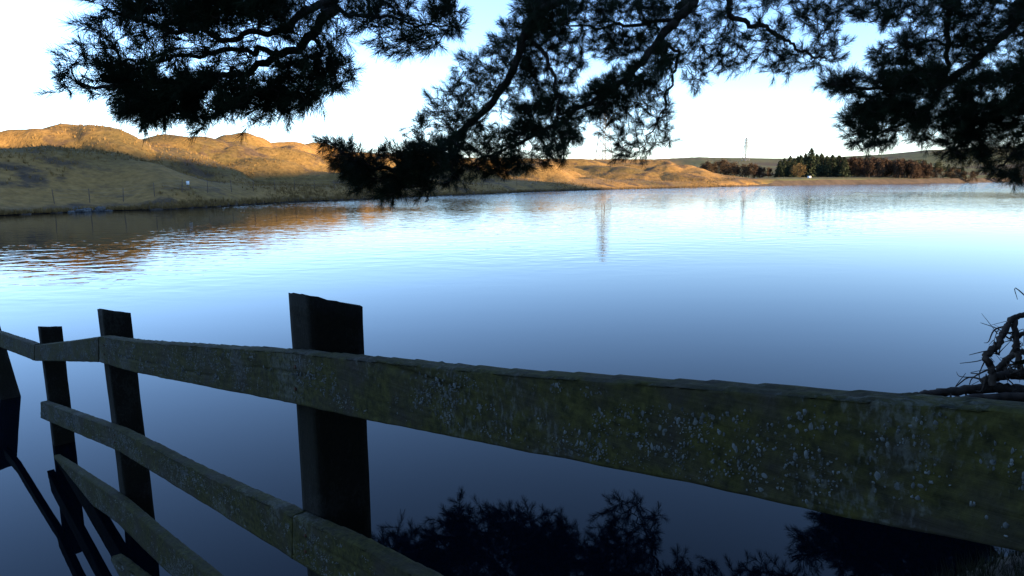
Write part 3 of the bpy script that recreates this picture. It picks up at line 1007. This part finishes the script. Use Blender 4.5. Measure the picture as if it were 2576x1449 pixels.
for base in (m1, m2, m3, m4, m5, m3, m4):
    for _ in range(4):
        p = base[rng.integers(2, len(base) - 1)]
        L = rng.uniform(0.08, 0.26)
        d = rng.normal(size=3) * np.array([1, .7, .8]) + np.array([-0.3, 0, -0.5]); d /= np.linalg.norm(d)
        e1 = p + d * L * .35 + rng.normal(size=3) * .03
        e2 = p + d * L * .7 + rng.normal(size=3) * .05
        e3 = p + d * L + rng.normal(size=3) * .08 - np.array([0, 0, .04])
        q = smooth_path([p, e1, e2, e3], 4)
        tw.add(q, np.linspace(0.009, 0.002, len(q)))
        q = smooth_path([e1, e1 + rng.normal(size=3) * .05, e1 + rng.normal(size=3) * .09], 3)
        tw.add(q, np.linspace(0.005, 0.0015, len(q)))
for pix in ([(2500, 880, 0), (2470, 885, 0), (2437, 893, 0)], [(2495, 895, 0), (2460, 908, 0), (2414, 914, 0)], [(2480, 900, 0), (2462, 945, 0), (2480, 965, 0)]):
    q = smooth_path([tuple(at(a, b, DD + c)) for a, b, c in pix], 4)
    tw.add(q, np.linspace(0.006, 0.0025, len(q)))
o = add('twigs', tw.mesh('twigs'), M_DEAD, dead); o['kind'] = 'stuff'

# ------------------------------------------------------------------ far trees
def crown_mesh(kind, seed):
    g = np.random.default_rng(seed)
    pts, nrm, size = [], [], []
    if kind == 'spruce':                 # unit height 1, radius about .22
        n_ = 1500
        h = g.uniform(0.04, 1.0, n_) ** 0.85
        lay = 0.75 + 0.25 * np.sin(h * 70)
        r = 0.27 * (1 - h) ** 0.65 * lay * np.sqrt(g.uniform(0.25, 1, n_)) + 0.006
        a = g.uniform(0, 2 * np.pi, n_)
        r *= 1 + 0.18 * np.sin(a * 3 + seed)
        c = np.stack([r * np.cos(a), r * np.sin(a), h - r * 0.35], -1)
        s = 0.036 * (1.25 - 0.7 * h)
    elif kind == 'pine':
        n_ = 1400
        cl = np.array([(g.normal() * 0.12, g.normal() * 0.12, g.uniform(0.42, 0.93)) for _ in range(16)])
        k = g.integers(0, 16, n_)
        c = cl[k] + g.normal(size=(n_, 3)) * np.array([0.065, 0.065, 0.04])
        s = np.full(n_, 0.036)
    elif kind == 'bush':
        n_ = 1700
        d = g.normal(size=(n_, 3)); d /= np.linalg.norm(d, axis=1)[:, None]
        rr = g.uniform(0.3, 1, n_) ** 0.5 * (1 + 0.16 * np.sin(d[:, 0] * 7 + seed) * np.cos(d[:, 2] * 6))
        c = np.stack([d[:, 0] * rr * 0.5, d[:, 1] * rr * 0.5, 0.53 + d[:, 2] * rr * 0.47], -1)
        s = np.full(n_, 0.034)
    else:                                # broad or narrow bare crown of twigs
        n_ = 1500
        wid = 0.20 if kind == 'larch' else 0.30
        cl = np.array([(g.normal() * wid * .5, g.normal() * wid * .5, g.uniform(0.08, 0.9)) for _ in range(22)])
        cl[:, :2] *= (1.15 - cl[:, 2:3])
        k = g.integers(0, 22, n_)
        c = cl[k] + g.normal(size=(n_, 3)) * np.array([0.055, 0.055, 0.07])
        s = np.full(n_, 0.034)
    c[:, 2] = np.clip(c[:, 2], 0.02, 1.0)
    m = len(c)
    d1 = g.normal(size=(m, 3)); d1 /= np.linalg.norm(d1, axis=1)[:, None]
    if kind == 'spruce': d1[:, 2] -= 0.6
    d2 = np.cross(d1, g.normal(size=(m, 3))); d2 /= np.linalg.norm(d2, axis=1)[:, None]
    s = s[:, None] * g.uniform(0.6, 1.3, (m, 1))
    thin = 0.4 if kind in ('larch', 'oak') else 0.5
    v = np.stack([c - d1 * s, c + d2 * s * thin, c + d1 * s, c - d2 * s * thin], 1).reshape(-1, 3)
    f = np.arange(m * 4).reshape(-1, 4)
    return mesh_np('crown', v, f)


def trunk_mesh(kind, seed):
    g = np.random.default_rng(seed + 100)
    t = Tubes(6)
    h = np.linspace(-0.04, 0.95 if kind in ('spruce', 'larch', 'pine') else 0.6, 7)
    t.add(np.stack([0.006 * np.sin(h * 9 + seed), 0.006 * np.cos(h * 7), h], -1), np.linspace(0.017, 0.004, 7), 0.1)
    if kind not in ('spruce',):
        for k in range(14):
            z = g.uniform(0.12 if kind == 'bush' else 0.25, 0.75 if kind != 'bush' else 0.5)
            a = g.uniform(0, 6.28); L = g.uniform(0.12, 0.3) * (0.6 if kind == 'larch' else 1)
            p0 = np.array([0, 0, z]); p1 = p0 + np.array([math.cos(a) * L * .6, math.sin(a) * L * .6, L * .5])
            t.add(np.array([p0, (p0 + p1) / 2 + [0, 0, -.01], p1]), [0.007, 0.005, 0.0015])
    return t.mesh('trunk')


KINDS = {}
for kd, mt in (('spruce', M_SPRUCE), ('pine', M_PINEFAR), ('larch', M_LARCH), ('oak', M_BROWN), ('bush', M_GOLD)):
    KINDS[kd] = [(crown_mesh(kd, 3 + 7 * i), trunk_mesh(kd, 3 + 7 * i), mt) for i in range(4 if kd != 'bush' else 1)]
NAMES = {'spruce': 'spruce_tree', 'pine': 'pine_tree', 'larch': 'larch_tree', 'oak': 'bare_tree', 'bush': 'round_tree'}


def far_tree(kd, px, ytop, ybase, r, label, group, wide=1.0):
    b = at_r(px, ybase, r)
    gz = max(ground(b.x, b.y), 0.2)
    top = at_r(px, ytop, r).z
    h = max(top - gz, 1.5)
    root = empty(NAMES[kd], (b.x, b.y, gz), random.uniform(0, 6.28))
    root.scale = (h * wide, h * wide, h)
    tag(root, label, 'tree', group)
    cm, tm, mt = random.choice(KINDS[kd])
    add('crown', cm, mt, root)
    add('trunk', tm, M_TRUNKFAR, root)
    return root


UNITS = ['', 'first', 'second', 'third', 'fourth', 'fifth', 'sixth', 'seventh', 'eighth', 'ninth', 'tenth', 'eleventh', 'twelfth', 'thirteenth',
         'fourteenth', 'fifteenth', 'sixteenth', 'seventeenth', 'eighteenth', 'nineteenth', 'twentieth']


def nth(i):
    if i <= 20: return UNITS[i]
    return ('thirtieth' if i == 30 else ('twenty-' if i < 30 else 'thirty-') + UNITS[i % 10])


WOOD = 'trees of the wood behind the dam'
far_tree('bush', 2006, 411, 452, 205, 'round golden bare tree in front of the dark spruces by the dam', 'single trees by the dam', 1.15)
SP = [(1958, 405), (1970, 398), (1984, 392), (1996, 398), (2010, 390), (2022, 386), (2036, 373), (2050, 388), (2062, 385), (2076, 391), (2090, 388), (2104, 392), (2120, 396)]
for i, (px, y) in enumerate(SP):
    if i == 6: lb = 'tallest spruce of the wood, its spire above the others behind the dam'
    elif i == 0: lb = 'leftmost dark spruce at the edge of the wood behind the dam'
    else: lb = 'dark green spruce, %s from the left of the front spruces behind the dam' % nth(i + 1)
    far_tree('spruce', px, y + random.uniform(-2, 2), 452, 212 + 10 * (i % 3) + random.uniform(0, 6), lb, WOOD, random.uniform(1.25, 1.65))
for i, px in enumerate(np.linspace(1962, 2112, 11)):
    y = np.interp(px, [1960, 2000, 2036, 2112], [408, 398, 390, 398]) + random.uniform(-2, 7)
    far_tree('spruce', px, y, 452, random.uniform(226, 234), 'dark spruce, %s from the left in the middle row of the wood' % nth(i + 1), WOOD, random.uniform(1.4, 1.8))
cn = {'spruce': 0, 'pine': 0}
for px in np.linspace(1966, 2420, 36):
    k = random.choice(['spruce', 'pine', 'pine']) if px > 2110 else 'spruce'
    y = np.interp(px, [1966, 2030, 2140, 2300, 2380, 2420], [400, 386, 396, 402, 414, 422]) + random.uniform(-4, 5)
    cn[k] += 1
    far_tree(k, px + random.uniform(-5, 5), y, 451, random.uniform(238, 262),
             'green %s, %s from the left in the back row of the wood' % (k, nth(cn[k])), WOOD, random.uniform(1.1, 1.5))
for i, px in enumerate(np.linspace(2116, 2335, 34)):
    y = np.interp(px, [2110, 2160, 2260, 2330], [400, 395, 398, 408]) + random.uniform(-3, 6)
    far_tree('larch', px + random.uniform(-4, 4), y, 452, random.uniform(216, 232), 'russet leafless larch, %s from the left in the front row of the wood' % nth(i + 1), WOOD, random.uniform(1.0, 1.35))
for i, px in enumerate(np.linspace(2290, 2440, 9)):
    y = np.interp(px, [2290, 2440], [412, 430]) + random.uniform(-4, 6)
    far_tree('oak', px + random.uniform(-5, 5), y, 452, random.uniform(228, 238), 'low brown leafless tree, %s from the left at the right end of the wood' % nth(i + 1), WOOD, random.uniform(1.2, 1.7))
COPSE = 'trees of the copse behind the grassy mound'
cn = {'oak': 0, 'larch': 0}
for px in np.linspace(1765, 1940, 20):
    y = np.interp(px, [1760, 1800, 1860, 1945], [408, 400, 406, 420]) + random.uniform(-3, 6)
    k = random.choice(['oak', 'oak', 'larch'])
    cn[k] += 1
    far_tree(k, px + random.uniform(-4, 4), y, 450, random.uniform(222, 250),
             '%s, %s of its kind from the left in the copse behind the mound' % ('brown leafless tree' if k == 'oak' else 'russet larch', nth(cn[k])), COPSE, random.uniform(1.2, 1.7))
for i, px in enumerate(np.linspace(2455, 2600, 8)):
    far_tree('oak', px, random.uniform(428, 438), 450, random.uniform(240, 280), 'small brown tree, %s from the left behind the right-hand pine branches' % nth(i + 1), WOOD, 1.6)

# ------------------------------------------------------------------ pylons
def pylon(px, ytop, r, label, thick=1.0):
    b = at_r(px, 440, r)
    gz = ground(b.x, b.y)
    h = at_r(px, ytop, r).z - gz
    root = empty('electricity_pylon', (b.x, b.y, gz), 0.5)
    tag(root, label, 'pylon', 'pylons on the moor')
    hw = lambda t: (0.105 * (1 - t) + 0.012) * h if t < .62 else (0.105 * .38 + 0.012) * h * (1 - (t - .62) * 1.6)
    for sx in (-1, 1):
        for sy in (-1, 1):
            t = Tubes(4)
            tt = np.linspace(-0.01, 1, 9)
            t.add([(sx * hw(k), sy * hw(k), k * h) for k in tt], np.linspace(0.30, 0.16, 9) * thick)
            add('leg', t.mesh('leg'), M_STEEL, root)
    br = Tubes(4)
    lv = [0, .14, .27, .38, .48, .56, .63, .70, .77, .84, .91, 1.0]
    for a, c in zip(lv[:-1], lv[1:]):
        wa, wc = hw(a), hw(c)
        for s in (-1, 1):
            for p0, p1 in (((-wa, s * wa, a * h), (wc, s * wc, c * h)), ((wa, s * wa, a * h), (-wc, s * wc, c * h)),
                           ((s * wa, -wa, a * h), (s * wc, wc, c * h)), ((s * wa, wa, a * h), (s * wc, -wc, c * h)), ((-wc, s * wc, c * h), (wc, s * wc, c * h))):
                br.add([p0, p1], [0.11 * thick, 0.11 * thick])
    add('lattice_bracing', br.mesh('lattice_bracing'), M_STEEL, root)
    for t_, L in ((.64, .13), (.77, .17), (.90, .12)):
        for s in (-1, 1):
            c = Tubes(4)
            e = (s * L * h, 0, (t_ + .012) * h)
            for w_ in (-1, 1):
                c.add([(s * hw(t_), w_ * hw(t_), t_ * h), e], [0.11 * thick, 0.08 * thick])
                c.add([(s * hw(t_), w_ * hw(t_ + .04), (t_ + .045) * h), e], [0.11 * thick, 0.08 * thick])
            arm = add('crossarm', c.mesh('crossarm'), M_STEEL, root)
            i_ = Tubes(6)
            i_.add([e, (e[0], 0, (t_ - .05) * h)], [0.1 * thick, 0.1 * thick])
            add('insulator', i_.mesh('insulator'), M_STEEL, arm)


pylon(1518, 262, 345, 'nearer tall lattice pylon behind the hanging central pine branch')
pylon(1873, 347, 700, 'small distant lattice pylon above the copse on the skyline', 1.15)

# ------------------------------------------------------------------ small things on the far shore
def sign(px, y, r, w, h, label):
    b = at_r(px, y, r)
    gz = ground(b.x, b.y)
    root = empty('notice_board', (b.x, b.y, gz), math.atan2(b.x, b.y) * -1)
    tag(root, label, 'sign')
    t = Tubes(6); hh = b.z - gz
    t.add([(0, 0.04, -0.3), (0, 0.04, hh)], [0.05, 0.05]); add('post', t.mesh('post'), M_TRUNKFAR, root)
    v = [(x, y_, z) for y_ in (-0.02, 0.02) for x, z in ((-w, hh - h), (w, hh - h), (w, hh + h), (-w, hh + h))]
    f = [(0, 1, 2, 3), (7, 6, 5, 4), (0, 4, 5, 1), (1, 5, 6, 2), (2, 6, 7, 3), (3, 7, 4, 0)]
    add('board', mesh_np('board', v, f), M_WHITE, root)


sign(472, 460, 57, 0.11, 0.13, 'tiny white square sign on the shaded hillside above the left shore')
sign(2035, 448, 190, 0.42, 0.5, 'white notice board on the dam in front of the spruces')

# wire fence along the far shore
wf = empty('wire_fence', (0, 0, 0))
tag(wf, 'thin post-and-wire fence along the foot of the grassy hillside', 'fence')
prev = None
wires = Tubes(4)
pm = Tubes(6); pm.add([(0, 0, -0.3), (0, 0, 0.5), (0.01, 0, 0.95)], [0.03, 0.03, 0.027])
pmesh = pm.mesh('post')
for px in (130, 220, 305, 385, 455, 520, 580, 635, 690, 740, 790, 840, 890, 940, 985, 1030, 1075, 1120, 1165, 1210, 1255, 1300, 1345, 1390, 1440, 1490, 1540, 1600, 1660):
    rr = np.interp(px, KPX, SH) + np.interp(px, [0, 500, 900, 1700], [3.5, 3.5, 5, 5])
    b = at_r(px, 450, rr)
    gz = ground(b.x, b.y)
    o = add('post', pmesh, M_TRUNKFAR, wf)
    o.location = (b.x, b.y, gz); o.rotation_euler = (random.uniform(-.07, .07), random.uniform(-.07, .07), random.uniform(0, 3))
    if prev is not None:
        for hz in (0.4, 0.65, 0.88):
            wires.add([(prev[0], prev[1], prev[2] + hz), (b.x, b.y, gz + hz)], [0.003, 0.003])
    prev = (b.x, b.y, gz)
add('wire', wires.mesh('wire'), M_STEEL, wf)

# shore rocks at the left
def rock_mesh(seed):
    import bmesh
    g = np.random.default_rng(seed)
    bm = bmesh.new()
    bmesh.ops.create_icosphere(bm, subdivisions=2, radius=1)
    for v in bm.verts:
        k = 1 + 0.35 * math.sin(v.co.x * 3 + seed) * math.cos(v.co.y * 2.3 + seed * 2) + g.uniform(-.12, .12)
        v.co *= k; v.co.z *= 0.6
    me = bpy.data.meshes.new('rock'); bm.to_mesh(me); bm.free()
    return me


RM = [rock_mesh(i) for i in range(5)]
for i, px in enumerate(sorted([random.uniform(165, 275) for _ in range(16)] + [random.uniform(60, 330) for _ in range(4)])):
    rr = np.interp(px, KPX, SH) + abs(random.gauss(0.3, 0.8)) - 0.2
    b = at_r(px, 500, rr)
    o = add('rock', random.choice(RM), M_ROCK)
    s = random.uniform(0.10, 0.26)
    o.location = (b.x, b.y, max(ground(b.x, b.y), 0) + s * 0.15)
    o.scale = (s * random.uniform(0.8, 1.6), s, s * random.uniform(.9, 1.4))
    o.rotation_euler = (0, 0, random.uniform(0, 6))
    tag(o, 'grey shore stone, %s from the left at the water edge below the hillside' % nth(i + 1), 'rock', 'stones on the left shore')

# ------------------------------------------------------------------ grass
def grass(name, P, h, blades, mat, label, spread, w):
    m = len(P)
    P = np.repeat(P, blades, 0); hh = np.repeat(h, blades)
    k = len(P)
    a = rng.uniform(0, 2 * np.pi, k)
    base = P + np.stack([np.cos(a), np.sin(a), a * 0], -1) * (rng.uniform(0, 1, k) * spread * hh)[:, None]
    lean = np.stack([np.cos(a), np.sin(a), a * 0], -1) * (rng.uniform(0.1, 0.7, k) * hh)[:, None]
    tip = base + lean + np.stack([a * 0, a * 0, hh * rng.uniform(0.6, 1.1, k)], -1)
    sd = np.stack([-np.sin(a), np.cos(a), a * 0], -1) * w * hh[:, None]
    v = np.stack([base - sd, base + sd, tip], 1).reshape(-1, 3)
    o = add(name, mesh_np(name, v, np.arange(k * 3).reshape(-1, 3)), mat)
    tag(o, label, 'grass', kind='stuff')
    return o


n_ = 40000
px = rng.uniform(-120, 1850, n_)
rs_ = np.interp(px, KPX, SH)
rr = rs_ + 0.25 + rng.uniform(0, 1, n_) ** 1.9 * 130
aa = np.arctan((px - W / 2) * HOR / F)
x, y = np.sin(aa) * rr, np.cos(aa) * rr
dens = fbm(x / 9, y / 9, 3, 77) > np.where(rr - rs_ < 1.5, -1.5, rng.uniform(-0.25, 0.35, n_))
x, y = x[dens], y[dens]
z = terrain_z(x, y)
grass('moor_grass', np.stack([x, y, z - 0.03], -1), rng.uniform(0.12, 0.34, len(x)), 6, M_TUSSOCK, 'dry tussock grass covering the hillside', 0.5, 0.09)
x = rng.uniform(-1.2, 6.5, 9000); yb = np.interp(x, BANK_X, BANK_Y)
y = yb - np.abs(rng.normal(0.0, 1.0, len(x))) + 0.05
ok = (y > 1.2)
x, y = x[ok], y[ok]
z = terrain_z(x, y)
grass('bank_grass', np.stack([x, y, z - 0.02], -1), rng.uniform(0.05, 0.13, len(x)), 5, M_BANKGRASS, 'dark rough grass on the near bank at the foot of the picture', 0.4, 0.03)

# ------------------------------------------------------------------ unseen conifers added behind the camera to keep sky light off the posts
wv_, wf_, wn_ = [], [], 0
cm0 = [KINDS['spruce'][i][0] for i in range(4)]
for i in range(26):
    ang = math.radians(random.uniform(78, 165))
    dist_ = random.uniform(6.5, 18)
    x_, y_ = math.sin(ang) * dist_, math.cos(ang) * dist_
    me = cm0[i % 4]
    co = np.zeros(len(me.vertices) * 3, np.float32); me.vertices.foreach_get('co', co); co = co.reshape(-1, 3)
    hh = random.uniform(9, 14)
    co = co * np.array([hh * 1.3, hh * 1.3, hh]) + np.array([x_, y_, ground(x_, y_) - 0.3])
    wv_.append(co); wf_.append(np.arange(len(co)).reshape(-1, 4) + wn_); wn_ += len(co)
o = add('sky_blocker_wood', mesh_np('sky_blocker_wood', np.concatenate(wv_), np.concatenate(wf_)), M_SPRUCE)
tag(o, 'unseen conifer wood added behind the viewpoint to block sky light', 'wood', kind='stuff')
